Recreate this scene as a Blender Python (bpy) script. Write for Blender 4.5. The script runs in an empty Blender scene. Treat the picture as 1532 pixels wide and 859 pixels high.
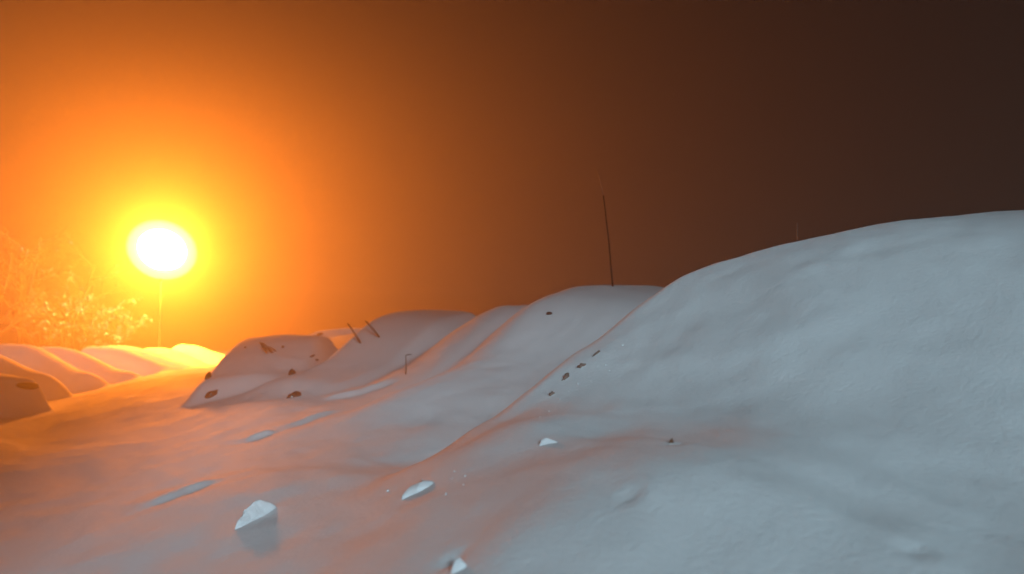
import bpy, math, random
import numpy as np
from mathutils import Vector, Matrix

S = bpy.context.scene
COL = S.collection
random.seed(7)
RNG = np.random.default_rng(11)

# ------------------------------------------------------------------ camera
EYE = Vector((0.0, 0.0, 1.55))
F_PX, CX, CY, HOR = 1202.0, 766.0, 429.5, 520.0      # focal length and centre for a 1532 x 859 frame
PITCH = math.atan((HOR - CY) / F_PX)
cam_d = bpy.data.cameras.new('camera')
cam = bpy.data.objects.new('camera', cam_d)
COL.objects.link(cam)
cam.location = EYE
cam.rotation_euler = (math.radians(90) + PITCH, 0, 0)
cam_d.sensor_width = 36.0
cam_d.lens = 36.0 * F_PX / 1532.0
cam_d.dof.use_dof = True
cam_d.dof.focus_distance = 5.5
cam_d.dof.aperture_fstop = 1.25
cam_d.clip_start = 0.05
cam_d.clip_end = 2000.0
S.camera = cam

# ------------------------------------------------------------------ night sky, cool light from behind the camera
SUN_ELEV, SUN_AZ = 18.0, 166.0        # azimuth clockwise from +Y: behind the camera and to its right
world = bpy.data.worlds.new('World')
S.world = world
world.use_nodes = True
wn = world.node_tree.nodes
sky = wn.new('ShaderNodeTexSky')
sky.sky_type = 'NISHITA'
sky.sun_disc = False
sky.sun_elevation = math.radians(SUN_ELEV)
sky.sun_rotation = math.radians(SUN_AZ)
world.node_tree.links.new(sky.outputs[0], wn['Background'].inputs[0])
wn['Background'].inputs[1].default_value = 0.0002
sun_d = bpy.data.lights.new('cool_night_light', 'SUN')
sun_d.energy = 2.9
sun_d.angle = math.radians(12)
sun_d.color = (0.60, 0.86, 1.0)
sun = bpy.data.objects.new('cool_night_light', sun_d)
COL.objects.link(sun)
e, a = math.radians(SUN_ELEV), math.radians(SUN_AZ)
sd = Vector((math.sin(a) * math.cos(e), math.cos(a) * math.cos(e), math.sin(e)))
sun.rotation_euler = (-sd).to_track_quat('-Z', 'Y').to_euler()

S.view_settings.view_transform = 'Standard'
S.view_settings.look = 'None'
S.view_settings.exposure = 0.0
S.view_settings.gamma = 1.0
S.view_settings.use_curve_mapping = False
S.render.engine = 'CYCLES'
S.cycles.use_denoising = True
S.cycles.max_bounces = 4
S.cycles.diffuse_bounces = 3
S.cycles.volume_bounces = 0
S.cycles.sample_clamp_indirect = 4.0

# ------------------------------------------------------------------ helpers
def tag(o, label=None, cat=None, group=None, kind=None):
    if label: o['label'] = label
    if cat: o['category'] = cat
    if group: o['group'] = group
    if kind: o['kind'] = kind
    return o

def empty(name, loc, label, cat, group=None):
    o = bpy.data.objects.new(name, None)
    COL.objects.link(o)
    o.location = loc
    o.empty_display_size = 0.3
    return tag(o, label, cat, group)

def mesh_obj(name, verts, faces, mat, parent=None, smooth=True, normals=None):
    """verts are world coordinates; a child is stored relative to its parent's base"""
    off = np.zeros(3)
    p = parent
    while p is not None:
        off += np.array(p.location)
        p = p.parent
    me = bpy.data.meshes.new(name)
    v = np.asarray(verts, dtype=np.float64)
    if parent is None:
        base = np.array([v[:, 0].mean(), v[:, 1].mean(), v[:, 2].min()]) if len(v) < 100000 else np.zeros(3)
    else:
        base = np.zeros(3)
    f = faces
    if isinstance(f, np.ndarray):
        n, k = f.shape
        me.vertices.add(len(v)); me.vertices.foreach_set('co', (v - off - base).astype(np.float32).ravel())
        me.loops.add(n * k); me.loops.foreach_set('vertex_index', f.astype(np.int32).ravel())
        me.polygons.add(n); me.polygons.foreach_set('loop_start', np.arange(0, n * k, k, dtype=np.int32))
        me.update(calc_edges=True)
    else:
        me.from_pydata([tuple(q) for q in (v - off - base)], [], f)
        me.update()
    me.validate()
    if smooth:
        me.polygons.foreach_set('use_smooth', np.ones(len(me.polygons), dtype=bool))
    if normals is not None:
        me.normals_split_custom_set_from_vertices([tuple(q) for q in normals])
    me.materials.append(mat)
    o = bpy.data.objects.new(name, me)
    COL.objects.link(o)
    o.location = tuple(base)
    if parent is not None:
        o.parent = parent
    return o

def tube(pts, radii, sides=6, cap=True):
    """tapered tube along points -> verts, faces"""
    pts = [Vector(p) for p in pts]
    V, Fc = [], []
    up = Vector((0, 0, 1))
    for i, p in enumerate(pts):
        d = (pts[min(i + 1, len(pts) - 1)] - pts[max(i - 1, 0)]).normalized()
        x = d.cross(up if abs(d.z) < .95 else Vector((1, 0, 0))).normalized()
        y = d.cross(x)
        for k in range(sides):
            t = 2 * math.pi * k / sides
            V.append(p + (x * math.cos(t) + y * math.sin(t)) * radii[i])
    for i in range(len(pts) - 1):
        for k in range(sides):
            a0, a1 = i * sides + k, i * sides + (k + 1) % sides
            Fc.append((a0, a1, a1 + sides, a0 + sides))
    if cap:
        Fc.append(tuple(range(sides))[::-1])
        Fc.append(tuple(range((len(pts) - 1) * sides, len(pts) * sides)))
    return V, Fc

def join(parts):
    V, Fc = [], []
    for v, f in parts:
        o = len(V)
        V += list(v)
        Fc += [tuple(i + o for i in q) for q in f]
    return V, Fc

# ------------------------------------------------------------------ materials
def new_mat(name):
    m = bpy.data.materials.new(name)
    m.use_nodes = True
    nt = m.node_tree
    return m, nt, nt.nodes['Principled BSDF']

def snow_mat(name, tint=(0.82, 0.83, 0.84), bump=0.35):
    m, nt, b = new_mat(name)
    L = nt.links.new
    tc = nt.nodes.new('ShaderNodeTexCoord')
    geo = nt.nodes.new('ShaderNodeNewGeometry')
    pos = geo.outputs['Position']
    # colour: slight mottling of old and fresh snow
    n0 = nt.nodes.new('ShaderNodeTexNoise'); n0.inputs['Scale'].default_value = 1.3; n0.inputs['Detail'].default_value = 5
    L(pos, n0.inputs['Vector'])
    cr = nt.nodes.new('ShaderNodeMix'); cr.data_type = 'RGBA'
    cr.inputs['A'].default_value = (tint[0] * .93, tint[1] * .94, tint[2] * .955, 1)
    cr.inputs['B'].default_value = (*tint, 1)
    L(n0.outputs[0], cr.inputs['Factor'])
    L(cr.outputs['Result'], b.inputs['Base Color'])
    b.inputs['Roughness'].default_value = 0.75
    b.inputs['Specular IOR Level'].default_value = 0.2
    # relief: wind streaks, packed lumps, grain
    mp = nt.nodes.new('ShaderNodeMapping'); mp.inputs['Scale'].default_value = (2.6, 1.5, 2.0); mp.inputs['Rotation'].default_value = (0, 0, .5)
    L(pos, mp.inputs['Vector'])
    n1 = nt.nodes.new('ShaderNodeTexNoise'); n1.inputs['Scale'].default_value = 1.0; n1.inputs['Detail'].default_value = 5; n1.inputs['Roughness'].default_value = .55
    L(mp.outputs[0], n1.inputs['Vector'])
    n2 = nt.nodes.new('ShaderNodeTexNoise'); n2.inputs['Scale'].default_value = 38; n2.inputs['Detail'].default_value = 4
    L(pos, n2.inputs['Vector'])
    n3 = nt.nodes.new('ShaderNodeTexNoise'); n3.inputs['Scale'].default_value = 260; n3.inputs['Detail'].default_value = 2
    L(pos, n3.inputs['Vector'])
    b1 = nt.nodes.new('ShaderNodeBump'); b1.inputs['Distance'].default_value = .022; b1.inputs['Strength'].default_value = bump
    b2 = nt.nodes.new('ShaderNodeBump'); b2.inputs['Distance'].default_value = .009; b2.inputs['Strength'].default_value = bump
    b3 = nt.nodes.new('ShaderNodeBump'); b3.inputs['Distance'].default_value = .0012; b3.inputs['Strength'].default_value = .5
    L(n1.outputs[0], b1.inputs['Height']); L(n2.outputs[0], b2.inputs['Height']); L(n3.outputs[0], b3.inputs['Height'])
    L(b1.outputs[0], b2.inputs['Normal']); L(b2.outputs[0], b3.inputs['Normal']); L(b3.outputs[0], b.inputs['Normal'])
    return m

def plain_mat(name, col, rough=.5, metal=0.0, var=.25, scale=30):
    m, nt, b = new_mat(name)
    n = nt.nodes.new('ShaderNodeTexNoise'); n.inputs['Scale'].default_value = scale; n.inputs['Detail'].default_value = 4
    g = nt.nodes.new('ShaderNodeNewGeometry'); nt.links.new(g.outputs['Position'], n.inputs['Vector'])
    mx = nt.nodes.new('ShaderNodeMix'); mx.data_type = 'RGBA'
    mx.inputs['A'].default_value = (*[c * (1 - var) for c in col], 1)
    mx.inputs['B'].default_value = (*[min(1, c * (1 + var)) for c in col], 1)
    nt.links.new(n.outputs[0], mx.inputs['Factor'])
    nt.links.new(mx.outputs['Result'], b.inputs['Base Color'])
    b.inputs['Roughness'].default_value = rough
    b.inputs['Metallic'].default_value = metal
    return m

SNOW = snow_mat('drifted_snow')
CRUST = snow_mat('crusted_snow', bump=.5)
RUBBER = plain_mat('black_rubber', (.010, .009, .008), .8)
PLASTIC = plain_mat('dark_plastic', (.03, .026, .022), .45)
PAINT = plain_mat('brown_car_paint', (.17, .11, .085), .5, 0, .5, 60)
STEEL = plain_mat('galvanised_steel', (.35, .34, .32), .5, .6)
BARK = plain_mat('dark_bark', (.06, .048, .04), .9)
BLACK = plain_mat('grey_lamp_paint', (.05, .047, .044), .9)
LEAF = plain_mat('dry_brown_leaf', (.16, .07, .035), .8)
LENS = plain_mat('smoky_lamp_lens', (.05, .04, .035), .15)

# ------------------------------------------------------------------ snow surface: one height function for the whole place
def sstep(a_, b_, x):
    t = np.clip((x - a_) / (b_ - a_), 0, 1)
    return t * t * t * (t * (6 * t - 15) + 10)

def smax(a_, b_, k):
    h = np.clip(.5 + .5 * (a_ - b_) / k, 0, 1)
    return b_ + (a_ - b_) * h + k * h * (1 - h)

_perm = RNG.permutation(512)
_val = RNG.random(512)
def vnoise(x, y):
    xi, yi = np.floor(x).astype(int), np.floor(y).astype(int)
    fx, fy = x - xi, y - yi
    fx = fx ** 3 * (fx * (6 * fx - 15) + 10); fy = fy ** 3 * (fy * (6 * fy - 15) + 10)
    def h(i, j): return _val[(_perm[(i % 512)] + j * 57) % 512]
    return (h(xi, yi) * (1 - fx) + h(xi + 1, yi) * fx) * (1 - fy) + (h(xi, yi + 1) * (1 - fx) + h(xi + 1, yi + 1) * fx) * fy - .5

def fbm(x, y, n=4):
    s, amp = 0, 1.0
    for k in range(n):
        s = s + amp * vnoise(x * 2 ** k + 17.3 * k, y * 2 ** k + 9.1 * k); amp *= .5
    return s

# cars: centre, heading (unit), length, width, hood height, roof height, windscreen s from/to, blend
class Car:
    def __init__(s, cx, cy, hx, hy, L, W, hood, roof, w0=1.05, w1=.0, k=.3, sn=.5, sf=.5, nose=.45, rear=.8, crown=.12, hslope=.1, tilt=0.0, flare=0.0, lean=0.0):
        s.tilt, s.flare, s.lean = tilt, flare, lean
        n = math.hypot(hx, hy); s.cx, s.cy, s.hx, s.hy = cx, cy, hx / n, hy / n
        s.L, s.W, s.hood, s.roof, s.w0, s.w1, s.k, s.sn, s.sf, s.nose, s.rear, s.crown, s.hslope = L, W, hood, roof, w0, w1, k, sn, sf, nose, rear, crown, hslope
    def st(s, x, y):
        dx, dy = x - s.cx, y - s.cy
        return dx * s.hx + dy * s.hy, dx * (-s.hy) + dy * s.hx      # t > 0: to the left of the heading
    def height(s, x, y):
        u, t = s.st(x, y)
        h2 = s.L / 2
        top = s.hood - s.hslope * np.clip(u - .9, 0, 3) + (s.roof - s.hood) * (1 - sstep(s.w1, s.w0, u))
        lon = (1 - sstep(h2 - s.nose * .6, h2 + s.nose, u)) * (1 - sstep(h2 - s.rear, h2 + s.rear * .4, -u))
        w = s.W / 2
        lat = (1 - sstep(w - s.sn * .55, w + s.sn, t)) * (1 - sstep(w - s.sf * .55, w + s.sf, -t - s.flare * sstep(-1.2, 2.0, u)))
        top = top + s.lean * np.clip(y - s.cy, -2.2, 1.2)
        return (top + s.tilt * np.clip(t, -2, 3) - s.crown * np.clip(t / w, -1.3, 1.3) ** 2) * lon * lat
    def inside(s, x, y):
        u, t = s.st(x, y)
        return (np.abs(u) / (s.L / 2 + .12)) ** 5 + (np.abs(t) / (s.W / 2 + .12)) ** 5 < 1

CARS = {
    'near':  Car(2.50, 4.78, -.58, -.81, 4.6, 3.9, 1.30, 2.25, w0=3.0, w1=-1.6, k=.55, sn=1.9, sf=.7, nose=1.6, crown=.14, tilt=.12, hslope=.10, flare=.5, lean=.24),
    'whip':  Car(.55, 9.05, -.55, -.83, 4.9, 2.4, 1.50, 2.08, w0=1.2, w1=-.85, k=.65, sn=.8, sf=1.7, nose=1.5, hslope=.14, lean=.22),
    'wiper': Car(-2.05, 13.15, -.55, -.83, 4.2, 2.0, 1.35, 2.03, w0=1.3, w1=-.8, k=.6, sn=.8, sf=1.0, nose=.9, hslope=.14, lean=.18),
    'head':  Car(-4.18, 14.35, .06, -1.0, 4.3, 1.75, 1.22, 1.80, w0=2.2, w1=-1.0, k=.32, sn=.5, sf=.42, nose=.75),
    'rear':  Car(-4.6, 20.8, -.50, -.87, 4.4, 1.85, 1.2, 1.97, k=.4, sf=.9),
}
LEFT = []
for i in range(9):
    y = 17.9 + 2.2 * i
    LEFT.append(Car(-13.1 + .03 * i + .25 * math.sin(i * 2.1), y + .3 * math.sin(i * 3.7), .93, -.37 + .12 * math.sin(i * 5.1), 4.5, 1.5 + .12 * math.sin(i * 4.3), 1.0 + .06 * math.sin(i * 1.7), 1.60 + .11 * math.sin(i * 2.9 + 1), w0=2.0, w1=-1.2, k=.12, sn=.38, sf=.38, nose=.8, crown=.42))
BOXY = Car(-11.2, 15.6, .90, -.42, 4.4, 1.7, 1.15, 1.58, k=.2, sn=.4, sf=.4, nose=.5)

def seg_dist(x, y, pts):
    """signed-ish distance to a polyline (positive on the right of its direction) and parameter"""
    best = np.full(np.shape(x), 1e9); sign = np.zeros(np.shape(x))
    for (x0, y0), (x1, y1) in zip(pts[:-1], pts[1:]):
        dx, dy = x1 - x0, y1 - y0; L2 = dx * dx + dy * dy
        t = np.clip(((x - x0) * dx + (y - y0) * dy) / L2, 0, 1)
        ex, ey = x - (x0 + t * dx), y - (y0 + t * dy)
        d = np.hypot(ex, ey)
        sg = np.sign(dx * (y - y0) - dy * (x - x0))
        m = d < best
        best = np.where(m, d, best); sign = np.where(m, -sg, sign)
    return best * sign

NOSES = [(4.5, -6), (2.2, .6), (.9, 3.0), (-.2, 6.4), (-2.5, 10.4), (-5.4, 14.8), (-8, 20), (-12, 30), (-14, 60)]

def gauss(x, y, cx, cy, rx, ry, ang=0.0):
    c, s = math.cos(ang), math.sin(ang)
    dx, dy = x - cx, y - cy
    u, v = dx * c + dy * s, -dx * s + dy * c
    return np.exp(-(u / rx) ** 2 - (v / ry) ** 2)

LANE = .32
def base_height(x, y):
    q = seg_dist(x, y, NOSES)
    b = LANE + .58 * sstep(-3.8, .8, q) + 1.05 * sstep(.2, 4.2, q)
    # left side bank behind the far row
    b = b + .75 * sstep(12.0, 15.5, -x) * sstep(10, 17, y)
    # drift tail trailing off the nearest mound, with a scour hollow behind it
    b = b + .20 * gauss(x, y, .05, 4.3, .6, .5, .35) + .30 * gauss(x, y, .6, 3.3, 1.1, 1.0, .2) + .14 * gauss(x, y, -1.5, 5.2, 1.0, 1.0) + 0.60 * gauss(x, y, -.35, 11.2, 1.2, 1.3) - .14 * gauss(x, y, -.25, 5.8, .9, .55, .3)
    # wind-worked lane
    b = b + .10 * fbm(x * .55 + 3, y * .35) + .035 * fbm(x * 2.1 + .9 * y, y * .9 - .2 * x, 3)
    return b

def H0(x, y):
    x = np.asarray(x, dtype=float); y = np.asarray(y, dtype=float)
    h = base_height(x, y)
    wob = .05 * fbm(x * .9, y * .9 + 31)
    for c in list(CARS.values()) + LEFT + [BOXY]:
        # skip the expensive blend far from the car
        rr = np.hypot(x - c.cx, y - c.cy)
        m = rr < c.L / 2 + 2.6
        if not np.any(m):
            continue
        hc = c.height(x[m], y[m]) + wob[m] - 2.0 * sstep(c.L / 2 + 1.2, c.L / 2 + 2.6, rr[m])
        h[m] = smax(h[m], hc, c.k)
    return h

def H(x, y):
    x = np.asarray(x, dtype=float); y = np.asarray(y, dtype=float)
    return H0(x, y) + DETAIL(x, y)

def foot(px, py):
    """where a line of sight meets the smooth snow"""
    cp, sp = math.cos(PITCH), math.sin(PITCH)
    dx, dz = (px - CX) / F_PX, (CY - py) / F_PX
    t = np.concatenate([np.arange(1.2, 12, .01), np.arange(12, 45, .03)])
    X, Y, Z = dx * t, (cp - dz * sp) * t, 1.55 + (sp + dz * cp) * t
    i = np.nonzero(Z < H0(X, Y))[0][0]
    return float(X[i]), float(Y[i])

# wind-cut scarps: foot line, height, run-out behind
SCARPS = [(*foot(488, 598), *foot(585, 574), .075, .9), (*foot(372, 660), *foot(405, 648), .06, .35), (*foot(430, 642), *foot(500, 616), .05, .5),
          (*foot(232, 756), *foot(318, 722), .055, .5), (*foot(720, 842), *foot(1000, 846), .010, .8),
          (*foot(940, 752), *foot(985, 735), .010, .12)]
# small pits: x, y, radius, depth
PITS = [(*foot(1012, 662), .028, .022), (*foot(1368, 822), .045, .018), (*foot(942, 745), .035, .018), (*foot(1213, 468), .015, .012), (*foot(676, 838), .04, .02)]
def DETAIL(x, y):
    d = 0 * x
    near = np.exp(-((x - 1) ** 2 + (y - 4) ** 2) / 40)
    d = d + .020 * near * fbm(x * 1.6 + y * .5, y * 1.2, 4)
    d = d + .006 * near * fbm(x * 5 + y * 2.2, y * 3.1 - x, 3)
    for (x0, y0, x1, y1, hgt, run) in SCARPS:
        L_ = math.hypot(x1 - x0, y1 - y0); ux, uy = (x1 - x0) / L_, (y1 - y0) / L_
        m = np.hypot(x - (x0 + x1) / 2, y - (y0 + y1) / 2) < L_ + 9 * run
        if not np.any(m): continue
        xm, ym = x[m], y[m]
        al = (xm - (x0 + x1) / 2) * ux + (ym - (y0 + y1) / 2) * uy
        ac = -(xm - x0) * uy + (ym - y0) * ux + .05 * fbm(al * 4 + 7 * x0, al * 0 + y0, 2)
        e_ = np.exp(-(al / (L_ * .55)) ** 4)
        d[m] += hgt * e_ * sstep(-.16, .09, ac) * np.exp(-np.clip(ac, 0, None) / run)
    for (px_, py_, r, dep) in PITS:
        rr = np.hypot(x - px_, y - py_) / r
        d = d - dep * np.exp(-rr ** 2) + dep * .10 * np.exp(-((np.hypot(x - px_ - r * .5, y - py_ + r * .9) / (r * 1.1)) ** 2))
    return d

def ray(px, py):
    d = Vector(((px - CX) / F_PX, 1.0, (CY - py) / F_PX))
    c, s = math.cos(PITCH), math.sin(PITCH)
    return Vector((d.x, d.y * c - d.z * s, d.y * s + d.z * c))

def at(px, py, start=1.2, far=45.0):
    """first point of the snow surface met along the line of sight"""
    d = ray(px, py)
    t = np.concatenate([np.arange(start, 12, .01), np.arange(12, far, .03)])
    X, Y, Z = d.x * t, d.y * t, EYE.z + d.z * t
    below = np.nonzero(Z < H(X, Y))[0]
    i = below[0] if len(below) else len(t) - 1
    return Vector((X[i], Y[i], float(H(np.array([X[i]]), np.array([Y[i]]))[0])))

def normal_at(x, y, e_=.03):
    a_ = np.array([x - e_, x + e_, x, x]); b_ = np.array([y, y, y - e_, y + e_])
    h = H(a_, b_)
    return Vector((-(h[1] - h[0]) / (2 * e_), -(h[3] - h[2]) / (2 * e_), 1)).normalized()

# ---- sheet
def axis(segments):
    out = [segments[0][0]]
    for a_, b_, s0, s1 in segments:
        x = a_; n = max(1, int(round((b_ - a_) / ((s0 + s1) / 2))))
        w = np.linspace(s0, s1, n); w = w / w.sum() * (b_ - a_)
        out += list(a_ + np.cumsum(w))
    return np.array(out)

GX = axis([(-110, -26, 6, .5), (-26, -15, .3, .12), (-15, -4, .06, .06), (-4, 4.6, .035, .035), (4.6, 9, .05, .3), (9, 110, .4, 7)])
GY = axis([(-12, -2, 1.5, .3), (-2, 1, .2, .05), (1, 9, .035, .035), (9, 18, .04, .055), (18, 40, .055, .12), (40, 140, .2, 6)])
XX, YY = np.meshgrid(GX, GY, indexing='xy')
ZZ = H(XX.ravel(), YY.ravel()).reshape(XX.shape)
zx = np.gradient(ZZ, GX, axis=1); zy = np.gradient(ZZ, GY, axis=0)
NN = np.stack([-zx, -zy, np.ones_like(zx)], -1); NN /= np.linalg.norm(NN, axis=-1, keepdims=True)
VV = np.stack([XX, YY, ZZ], -1).reshape(-1, 3); NN = NN.reshape(-1, 3)
ny, nx = XX.shape
ii = np.arange(ny * nx).reshape(ny, nx)
FF = np.stack([ii[:-1, :-1], ii[:-1, 1:], ii[1:, 1:], ii[1:, :-1]], -1).reshape(-1, 4)
FCx = VV[FF][:, :, 0].mean(1); FCy = VV[FF][:, :, 1].mean(1)
owner = np.zeros(len(FF), dtype=int)
ALL = list(CARS.values()) + LEFT + [BOXY]
bestd = np.full(len(FF), 1e9)
for k, c in enumerate(ALL, 1):
    m = c.inside(FCx, FCy)
    u, t = c.st(FCx, FCy)
    dd = np.maximum(np.abs(u) / c.L, np.abs(t) / c.W)
    m &= dd < bestd
    owner[m] = k; bestd[m] = dd[m]

def sub_sheet(k):
    f = FF[owner == k]
    ids, inv = np.unique(f, return_inverse=True)
    return VV[ids], inv.reshape(f.shape), NN[ids]

v, f, n = sub_sheet(0)
tag(mesh_obj('snow_ground', v, f, SNOW, None, True, n), kind='structure')

LABELS = {
    'near':  'huge snow-buried car mound filling the right of the picture',
    'whip':  'snow-buried car with a tall whip antenna, just left of the nearest mound',
    'wiper': 'snow-buried car with two raised wiper arms sticking out, below the orange glow',
    'head':  'snow-buried car with dark headlamps and mirror showing, last of the right row',
    'rear':  'distant snow-buried roof peeking up behind the car with exposed headlamps',
}
CAR_OBJ = {}
for k, (key, c) in enumerate(CARS.items(), 1):
    root = empty('snow_covered_car', (c.cx, c.cy, LANE), LABELS[key], 'car', 'buried cars in the right-hand row')
    v, f, n = sub_sheet(k)
    mesh_obj('snow_cover', v, f, SNOW, root, True, n)
    CAR_OBJ[key] = root
ORD = ['nearest', 'second nearest', 'third nearest', 'fourth nearest', 'fifth nearest', 'sixth nearest', 'seventh nearest', 'eighth nearest', 'farthest']
for j, c in enumerate(LEFT):
    root = empty('snow_covered_car', (c.cx, c.cy, LANE), '%s of the rounded snow-buried cars across the lane under the street lamp' % ORD[j], 'car', 'buried cars across the lane')
    v, f, n = sub_sheet(len(CARS) + 1 + j)
    mesh_obj('snow_cover', v, f, SNOW, root, True, n)
c = BOXY
boxy = empty('snow_covered_car', (c.cx, c.cy, LANE), 'low snow-capped car with a dark uncovered flank at the left edge', 'car', 'buried cars across the lane')
v, f, n = sub_sheet(len(ALL))
mesh_obj('snow_cover', v, f, SNOW, boxy, True, n)

# ------------------------------------------------------------------ street lamp
LAMP = Vector((-14.9, 34.0, 5.70))
m, nt, bs = new_mat('glowing_sodium_glass')
em = nt.nodes.new('ShaderNodeEmission')
em.inputs['Color'].default_value = (1.0, .232, .016, 1)
em.inputs['Strength'].default_value = 890.0
nt.links.new(em.outputs[0], nt.nodes['Material Output'].inputs['Surface'])
GLASS = m
lamp = empty('street_lamp', (LAMP.x, LAMP.y, .5), 'glowing round orange street lamp on a post behind the far buried cars', 'street lamp')
def ellipsoid(c, r, nu=20, nv=12, rot=None):
    V, Fc = [], []
    for j in range(nv + 1):
        th = math.pi * j / nv
        for i in range(nu):
            ph = 2 * math.pi * i / nu
            p = Vector((r[0] * math.sin(th) * math.cos(ph), r[1] * math.sin(th) * math.sin(ph), r[2] * math.cos(th)))
            V.append((rot @ p if rot else p) + Vector(c))
    for j in range(nv):
        for i in range(nu):
            i2 = (i + 1) % nu
            Fc.append((j * nu + i, (j + 1) * nu + i, (j + 1) * nu + i2, j * nu + i2))
    return V, Fc
tilt = Matrix.Rotation(math.radians(24), 3, 'Y')
V, Fc = ellipsoid(LAMP, (1.0, .92, .84), rot=tilt)
mesh_obj('bulb', V, Fc, GLASS, lamp)  # made oversized to fill the lamp's blown-out glare
# overexposed glare of the lamp, added as a glowing volume with a soft rim
m = bpy.data.materials.new('lamp_glare_volume'); m.use_nodes = True
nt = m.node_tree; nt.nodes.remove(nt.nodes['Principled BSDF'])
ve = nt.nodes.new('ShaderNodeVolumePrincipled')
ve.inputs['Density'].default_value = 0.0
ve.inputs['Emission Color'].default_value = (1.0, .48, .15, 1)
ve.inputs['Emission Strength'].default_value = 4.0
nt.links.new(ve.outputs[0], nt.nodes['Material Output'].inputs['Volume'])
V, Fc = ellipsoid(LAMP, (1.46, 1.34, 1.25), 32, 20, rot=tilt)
mesh_obj('glare_shell', V, Fc, m, lamp)
V, Fc = tube([LAMP + Vector((0, 0, -5.2)), LAMP + Vector((0, 0, -2.9)), LAMP + Vector((0, 0, -1.28))], [.05, .035, .025], 10)
mesh_obj('pole', V, Fc, BLACK, lamp)
V, Fc = tube([LAMP + Vector((0, 0, -1.34)), LAMP + Vector((0, 0, -1.28)), LAMP + Vector((0, 0, -1.26))], [.04, .06, .08], 14)
mesh_obj('collar', V, Fc, BLACK, lamp)

# ------------------------------------------------------------------ night air full of fine snow
hz0, hz1 = np.array([-118., -13., -2.0]), np.array([118., 146., 11.9])
V = [(x, y, z) for x in (hz0[0], hz1[0]) for y in (hz0[1], hz1[1]) for z in (hz0[2], hz1[2])]
Fc = [(0, 1, 3, 2), (4, 6, 7, 5), (0, 4, 5, 1), (2, 3, 7, 6), (0, 2, 6, 4), (1, 5, 7, 3)]
m = bpy.data.materials.new('snowy_air'); m.use_nodes = True
nt = m.node_tree; nt.nodes.remove(nt.nodes['Principled BSDF'])
pv = nt.nodes.new('ShaderNodeVolumePrincipled')
pv.inputs['Color'].default_value = (.98, .90, .79, 1)
pv.inputs['Density'].default_value = .017
pv.inputs['Anisotropy'].default_value = .64
nt.links.new(pv.outputs[0], nt.nodes['Material Output'].inputs['Volume'])
tag(mesh_obj('haze', V, Fc, m, None, False), 'thin drifting night haze of blown snow filling the air', 'haze', kind='stuff')

# ------------------------------------------------------------------ what sticks out of the buried cars
def lens_patch(name, parent, px, py, w, h, mat, ang=0.0, proud=.02, jag=.0, seed=0, label=None):
    """a bulging exposed piece (lamp, mirror, trim) set into the snow surface, w x h metres across"""
    p = at(px, py); n = normal_at(p.x, p.y, .06)
    view = (EYE - p).normalized()
    n = (n * .35 + view * .65).normalized()
    ux = Vector((0, 0, 1)).cross(n).normalized(); uy = n.cross(ux)
    ca, sa = math.cos(ang), math.sin(ang)
    ax, ay = ux * ca + uy * sa, -ux * sa + uy * ca
    rg = random.Random(seed + int(px))
    V, Fc, N, M = [], [], 16, 4
    rj = [1 + jag * (rg.random() - .5) * 2 for _ in range(N)]
    for j in range(M + 1):
        r = 1 - j / M
        for i in range(N):
            t = 2 * math.pi * i / N
            V.append(p + ax * (math.cos(t) * w / 2 * r * rj[i]) + ay * (math.sin(t) * h / 2 * r * rj[i]) + n * (proud * (1 - r * r) + .018) - n * (.05 * (r > .99)))
    for j in range(M):
        for i in range(N):
            i2 = (i + 1) % N
            Fc.append((j * N + i, j * N + i2, (j + 1) * N + i2, (j + 1) * N + i))
    o = mesh_obj(name, V, Fc, mat, parent)
    if label: o['label'] = label
    return o

def wiper(parent, px, py, dx, dy, dz, r=.009):
    p = at(px, py) - Vector((dx, dy, dz)) * .12
    q = p + Vector((dx, dy, dz)) * 1.12
    arm = mesh_obj('wiper_arm', *tube([p, p.lerp(q, .5) + Vector((.004, 0, .006)), q], [r, r * .9, r * .7], 6), RUBBER, parent)
    d = (q - p).normalized(); side = d.cross(Vector((0, 1, 0))).normalized() * r * 1.5
    mesh_obj('blade', *tube([p.lerp(q, .12) + side, q + d * .03 + side], [r * .8, r * .8], 5), RUBBER, arm)
    return arm

c2, c3, c4, c5, c1 = CAR_OBJ['whip'], CAR_OBJ['wiper'], CAR_OBJ['head'], CAR_OBJ['rear'], CAR_OBJ['near']
# raised wipers
wiper(c3, 540, 514, -.19, -.04, .30); wiper(c3, 568, 506, -.20, -.04, .25)
wiper(c4, 400, 529, -.10, -.03, .17, .010); wiper(c4, 408, 528, -.16, -.03, .17, .010); wiper(c4, 413, 526, -.10, -.02, .08, .008)
# whip antenna on the second car: roof crest seen at the foot of the whip
by = 10.1
bx = (918 - CX) / F_PX * by
bz = float(H(np.array([bx]), np.array([by]))[0])
ant = mesh_obj('antenna', *tube([(bx + .01, by, bz - .25), (bx - .05, by, bz + .55), (bx - .115, by, bz + 1.16)], [.013, .010, .008], 7), RUBBER, c2)
mesh_obj('whip_tip', *tube([(bx - .115, by, bz + 1.16), (bx - .15, by, bz + 1.34), (bx - .195, by, bz + 1.50)], [.005, .004, .003], 5), STEEL, ant)
lens_patch('roof_fin', c2, 822, 470, .085, .045, PLASTIC, 0, .03)
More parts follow.
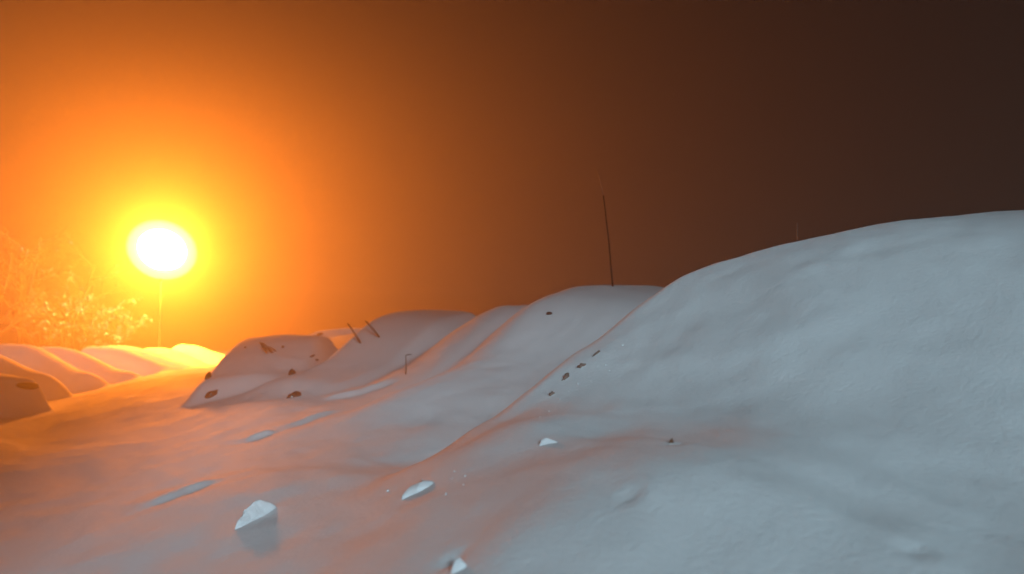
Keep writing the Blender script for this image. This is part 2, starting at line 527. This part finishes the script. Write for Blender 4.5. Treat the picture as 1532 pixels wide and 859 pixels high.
# lamps and mirrors of the car at the end of the row
lens_patch('mirror', c4, 437, 560, .12, .19, PLASTIC, .1, .05)
lens_patch('headlamp', c4, 438, 594, .27, .12, LENS, .5, .04, .18)
lens_patch('headlamp', c4, 316, 592, .25, .13, LENS, .55, .04, .15)
lens_patch('mirror', c4, 311, 566, .10, .22, PLASTIC, -.15, .05, .1)
lens_patch('washer_nozzle', c4, 367, 521, .05, .05, PLASTIC, 0, .02); lens_patch('washer_nozzle', c4, 423, 520, .06, .06, PLASTIC, 0, .02)
lens_patch('roof_trim', c5, 480, 501, .24, .10, PLASTIC, 0, .03)
lens_patch('door_trim', c3, 465, 534, .20, .035, PLASTIC, .45, .01, .2); lens_patch('door_trim', c3, 473, 539, .12, .03, PLASTIC, .0, .01, .2)
# broken edge of the nearest mound where brown trim shows through
for k, (px, py, w, h, ang) in enumerate([(870, 549, .055, .026, .6), (893, 530, .07, .012, .8), (846, 566, .065, .028, 1.0), (826, 590, .04, .026, .9)]):
    while at(px, py).y > 6.3 and px < 1000: px += 4
    lens_patch('exposed_trim', c1, px, py, w, h, PAINT, ang, .004, .55, k)
lens_patch('bumper', boxy, 36, 580, .5, .15, PLASTIC, 0, .06, .1)

# ------------------------------------------------------------------ clods, twigs and other small things
import bmesh
def clod(name, pts, label, group=None, bev=.026, noise=.014, seed=0):
    bm = bmesh.new()
    vs = [bm.verts.new(p) for p in pts]
    r = bmesh.ops.convex_hull(bm, input=vs)
    bmesh.ops.delete(bm, geom=[g for g in r['geom_interior'] if isinstance(g, bmesh.types.BMVert)], context='VERTS')
    bmesh.ops.recalc_face_normals(bm, faces=bm.faces)
    bmesh.ops.bevel(bm, geom=list(bm.edges), offset=bev, segments=3, affect='EDGES', profile=.5, clamp_overlap=True)
    bmesh.ops.triangulate(bm, faces=bm.faces)
    for _ in range(3):
        long_e = [e_ for e_ in bm.edges if e_.calc_length() > .02]
        if not long_e or len(bm.faces) > 6000: break
        bmesh.ops.subdivide_edges(bm, edges=long_e, cuts=1)
        bmesh.ops.triangulate(bm, faces=bm.faces)
    from mathutils import noise as mn
    bm.normal_update()
    for v_ in bm.verts:
        q = v_.co * 14 + Vector((seed, 0, 0))
        v_.co += v_.normal * noise * (mn.noise(q) + .5 * mn.noise(q * 2.3))
    co = np.array([v_.co[:] for v_ in bm.verts]); bm.verts.index_update()
    fc = [tuple(v_.index for v_ in f_.verts) for f_ in bm.faces]
    bm.free()
    return tag(mesh_obj(name, co, fc, CRUST, None), label, 'snow clod', group)

def wedge(px0, py0, px1, py1, pxa, pya, back, lift=0.0):
    """slab leaning out of the snow: foot line from pixel 0 to pixel 1, top seen at pixel a, depth behind"""
    A, B = at(px0, py0), at(px1, py1)
    M = A.lerp(B, .5); d = ray(pxa, pya); t = (M.y + back * .25) / d.y
    C = Vector((d.x * t, d.y * t, EYE.z + d.z * t))
    dn = Vector((0, 0, -.10))
    bk = Vector((.02, back, -.02))
    return [A, B, C, A + dn, B + dn, A.lerp(C, .55) + Vector((-.01, .01, .02)), B.lerp(C, .6) + Vector((0, 0, -.012)), A + bk + dn, B + bk + dn, C + bk * .55 + Vector((0, 0, -.05))]
GR = 'loose snow clods in the foreground'
clod('snow_clod', wedge(346, 796, 418, 758, 383, 745, .16), 'sharp pale wedge of snow crust standing in the orange slope, lower left', GR, seed=1)
clod('snow_clod', wedge(593, 752, 655, 722, 632, 716, .20), 'long pale snow slab lying just below the orange drift lip', GR, seed=5)
clod('snow_clod', wedge(806, 668, 838, 662, 822, 655, .08), 'small pale snow lump below the broken edge of the nearest mound', GR, .006, .005, seed=9)
clod('snow_clod', wedge(672, 862, 700, 850, 690, 830, .10), 'upright snow chunk cut off by the bottom edge of the picture', GR, .008, .008, seed=13)
# crumbs: far too small and many to count
rg = random.Random(3); parts = []
spots = [(rg.gauss(0, 1), rg.random(), 0) for _ in range(24)] + [(rg.gauss(0, 1), rg.random(), 1) for _ in range(10)] + [(rg.gauss(0, 1), rg.random(), 2) for _ in range(6)]
for g_, u_, w_ in spots:
    if w_ == 0: px, py = 800 + 150 * u_ + g_ * 9 + 8, 622 - 130 * u_ + abs(g_) * 14
    elif w_ == 1: px, py = 575 + 120 * u_ + g_ * 6, 760 - 50 * u_ + g_ * 7
    else: px, py = 960 + 110 * u_, 438 - 40 * u_ + abs(g_) * 12 + 8
    p = at(px, py)
    r = .003 + .006 * rg.random() ** 3
    V, Fc = ellipsoid((0, 0, 0), (r, r * (.7 + .5 * rg.random()), r * .7), 6, 4)
    rot = Matrix.Rotation(rg.random() * 6, 3, Vector((rg.random(), rg.random(), 1)).normalized())
    parts.append(([rot @ v_ * (1 + .25 * (rg.random() - .5)) + p for v_ in V], Fc))
V, Fc = join(parts)
tag(mesh_obj('snow_crumbs', V, Fc, CRUST, None), 'fine loose snow crumbs along the broken edge of the nearest mound', 'snow crumbs', kind='stuff')

# dry leaf caught in a pit
p = at(1004, 664)
V = [p + Vector(q) for q in [(-.018, 0, -.012), (-.006, -.006, .014), (.004, -.004, .022), (.016, .004, -.004), (.006, .006, -.018), (-.004, .012, .004)]]
Fc = [(0, 1, 5), (1, 2, 5), (2, 3, 5), (3, 4, 5), (4, 0, 5), (0, 4, 3, 2, 1)]
tag(mesh_obj('dry_leaf', V, Fc, LEAF, None), 'tiny curled brown leaf in a pit on the nearest snow slope', 'leaf')
# bent stalk between the second and third cars
p = at(607, 560)
V, Fc = join([tube([p + Vector((0, 0, -.06)), p + Vector((.004, 0, .12)), p + Vector((-.004, 0, .25))], [.010, .007, .005], 6),
              tube([p + Vector((-.004, 0, .25)), p + Vector((.05, .01, .262)), p + Vector((.075, .01, .258))], [.005, .007, .003], 5)])
tag(mesh_obj('weed_stalk', V, Fc, BARK, None), 'thin bent weed stalk poking from snow in front of the raised wipers', 'stalk')
# faint rod beyond the nearest crest
rx, ry = (1196 - CX) / F_PX * 8.4, 8.4
rz = float(H(np.array([rx]), np.array([ry]))[0])
tag(mesh_obj('marker_rod', *tube([(rx, ry, rz - .1), (rx, ry, 2.40), (rx, ry, 2.86)], [.006, .005, .004], 6), STEEL, None), 'faint thin rod rising behind the crest of the nearest mound', 'rod')

# ------------------------------------------------------------------ snow-laden trees beyond the far cars
def tree(x, y, h, spread, label, seed, snow=1.0, shrub=False, dense=False):
    rg = random.Random(seed)
    z0 = float(H(np.array([x]), np.array([y]))[0]) - .1
    root = empty('bare_tree' if not shrub else 'bare_shrub', (x, y, z0), label, 'tree' if not shrub else 'shrub', 'snowy trees beyond the far cars')
    trunks, twigs, load = [], [], []
    def blob(p, r):
        V, Fc = ellipsoid((0, 0, 0), (r * (1 + .5 * rg.random()), r * (1 + .5 * rg.random()), r * .6), 7, 4)
        load.append(([v_ * (1 + .35 * (rg.random() - .5)) + p for v_ in V], Fc))
    def grow(p, d, L, r, depth):
        n = 4
        pts, q, dd = [p], p.copy(), d.copy()
        for i in range(n):
            dd = (dd + Vector((rg.gauss(0, .16), rg.gauss(0, .16), rg.gauss(.02, .1)))).normalized()
            q = q + dd * (L / n); pts.append(q.copy())
        rad = [r * (1 - .6 * i / n) for i in range(n + 1)]
        (trunks if depth == 0 else twigs).append(tube(pts, rad, 8 if depth == 0 else (5 if depth == 1 else 4)))
        if depth >= 1 and abs(dd.z) < .95:
            for i in range(1, n + 1):
                if rg.random() < .75 * snow:
                    a_, b_ = pts[i - 1] + Vector((0, 0, rad[i - 1] * .9)), pts[i] + Vector((0, 0, rad[i] * .9))
                    k_ = 1.15 + rg.random() * .9
                    load.append(tube([a_, a_.lerp(b_, .5) + Vector((0, 0, .01)), b_], [rad[i - 1] * .7 + .006, (rad[i] * k_ + .016), rad[i] * .6 + .006], 5))
            if rg.random() < .5 * snow:
                blob(pts[-1], .03 + .05 * rg.random())
        if depth < 3:
            CH = [14, 9, 7] if dense else [7 if not shrub else 5, 5, 4]
            for j in range(CH[depth]):
                t = .22 + .76 * (j + rg.random()) / CH[0] if depth == 0 else .25 + .75 * rg.random()
                t = min(t, 1); i = min(int(t * n), n - 1)
                pp = pts[i].lerp(pts[i + 1], t * n - i)
                ax = dd.orthogonal().normalized(); ax.rotate(Matrix.Rotation(rg.random() * 6.283, 3, dd))
                nd = (dd * (.75 if depth else .45) + ax * spread * (.7 + .6 * rg.random()) + Vector((0, 0, .12))).normalized()
                grow(pp, nd, L * ([.48, .5, .5][depth]) * (.7 + .5 * rg.random()) * (1.15 - .5 * t if depth == 0 else 1), rad[i] * .5 + (.007 if dense else .004), depth + 1)
    base = Vector((x, y, z0))
    if shrub:
        for s_ in range(5):
            grow(base + Vector((rg.gauss(0, .1), rg.gauss(0, .1), 0)), Vector((rg.gauss(0, .35), rg.gauss(0, .35), 1)).normalized(), h * (.6 + .4 * rg.random()), .03, 0)
    else:
        grow(base, Vector((rg.gauss(0, .05), rg.gauss(0, .05), 1)).normalized(), h, .016 * h + .03, 0)
    mesh_obj('trunk' if not shrub else 'stem', *join(trunks), BARK, root)
    br = mesh_obj('branches', *join(twigs), BARK, root)
    if shrub: br['kind'] = 'stuff'
    if load: mesh_obj('snow_load', *join(load), CRUST, root)['kind'] = 'stuff'
    return root
tree(-25.0, 41.0, 6.6, .9, 'tall bare tree at the left edge, dim in the orange haze', 4, .03)
tree(-23.6, 42.0, 5.4, .9, 'mid-height bare tree left of the street lamp', 8, .03)
tree(-24.0, 36.0, 5.4, .8, 'dark bare tree cut off by the left edge', 15, .0)
tree(-21.4, 33.5, 4.8, .9, 'low dense twiggy tree just behind the far buried cars', 31, .0, dense=True)
tree(-23.4, 35.4, 5.6, .9, 'dense dark tree at the far left edge, taller than its dense neighbour', 37, .0, dense=True)
tree(-22.8, 38.8, 4.0, .8, 'frosted shrub with bright snow clumps at the far left', 21, .10, True)
tree(-21.4, 39.2, 3.6, .8, 'frosted shrub with bright snow clumps left of the lamp', 22, .10, True)
tree(-19.8, 40.0, 3.0, .7, 'low frosted shrub just left of the lamp glow', 23, .12, True)

# ------------------------------------------------------------------ unseen terrace added behind the camera to keep cool light off lane and sky
WALL = plain_mat('grey_render', (.22, .21, .20), .9, 0, .15, 3)
ROOF = plain_mat('dark_roof_sheet', (.06, .055, .05), .7)
PANE = plain_mat('dark_window_glass', (.02, .022, .025), .1)
def box(x0, y0, z0, x1, y1, z1):
    V = [(x, y, z) for x in (x0, x1) for y in (y0, y1) for z in (z0, z1)]
    return V, [(0, 1, 3, 2), (4, 6, 7, 5), (0, 4, 5, 1), (2, 3, 7, 6), (0, 2, 6, 4), (1, 5, 7, 3)]
def add_gateway_blocker(x0, xl, xr, x1, y0, y1, zt, ztop):
    """added unseen terrace: blocks the cool light except through its gateway"""
    root = empty('added_light_blocker', ((xl + xr) / 2, (y0 + y1) / 2, .2), 'unseen dark terrace added behind the photographer to confine the cool light', 'light_blocker')
    mesh_obj('blocker_wall', *box(x0, y0, -.5, xl, y1, ztop), WALL, root, False)
    mesh_obj('blocker_wall', *box(xr, y0, -.5, x1, y1, ztop), WALL, root, False)
    mesh_obj('blocker_lintel', *box(xl, y0 + .003, zt, xr, y1 - .003, ztop), WALL, root, False)
    V = [(x0 - .3, y0 - .3, ztop + .002), (x1 + .3, y0 - .3, ztop + .002), (x1 + .3, y1 + .3, ztop + .002), (x0 - .3, y1 + .3, ztop + .002),
         (x0 + 1, (y0 + y1) / 2, ztop + 1.1), (x1 - 1, (y0 + y1) / 2, ztop + 1.1)]
    mesh_obj('roof', V, [(3, 2, 1, 0), (0, 1, 5, 4), (2, 3, 4, 5), (1, 2, 5), (3, 0, 4)], ROOF, root, False)  # closes the top of the added blocker
    for cx in list(np.arange(xl - 1.8, x0 + 1, -3.2)) + list(np.arange(xr + 1.8, x1 - 1, 3.2)):
        for k in range(3):
            z = 1.6 + 2.8 * k
            w = mesh_obj('window', *box(cx - .65, y1 + .002, z, cx + .65, y1 + .06, z + 1.4), STEEL, root, False)
            mesh_obj('pane', *box(cx - .58, y1 + .061, z + .07, cx + .58, y1 + .07, z + 1.33), PANE, w, False)
add_gateway_blocker(-30, -1.2, 7.0, 34, -6.5, -3.5, 7.9, 10.6)
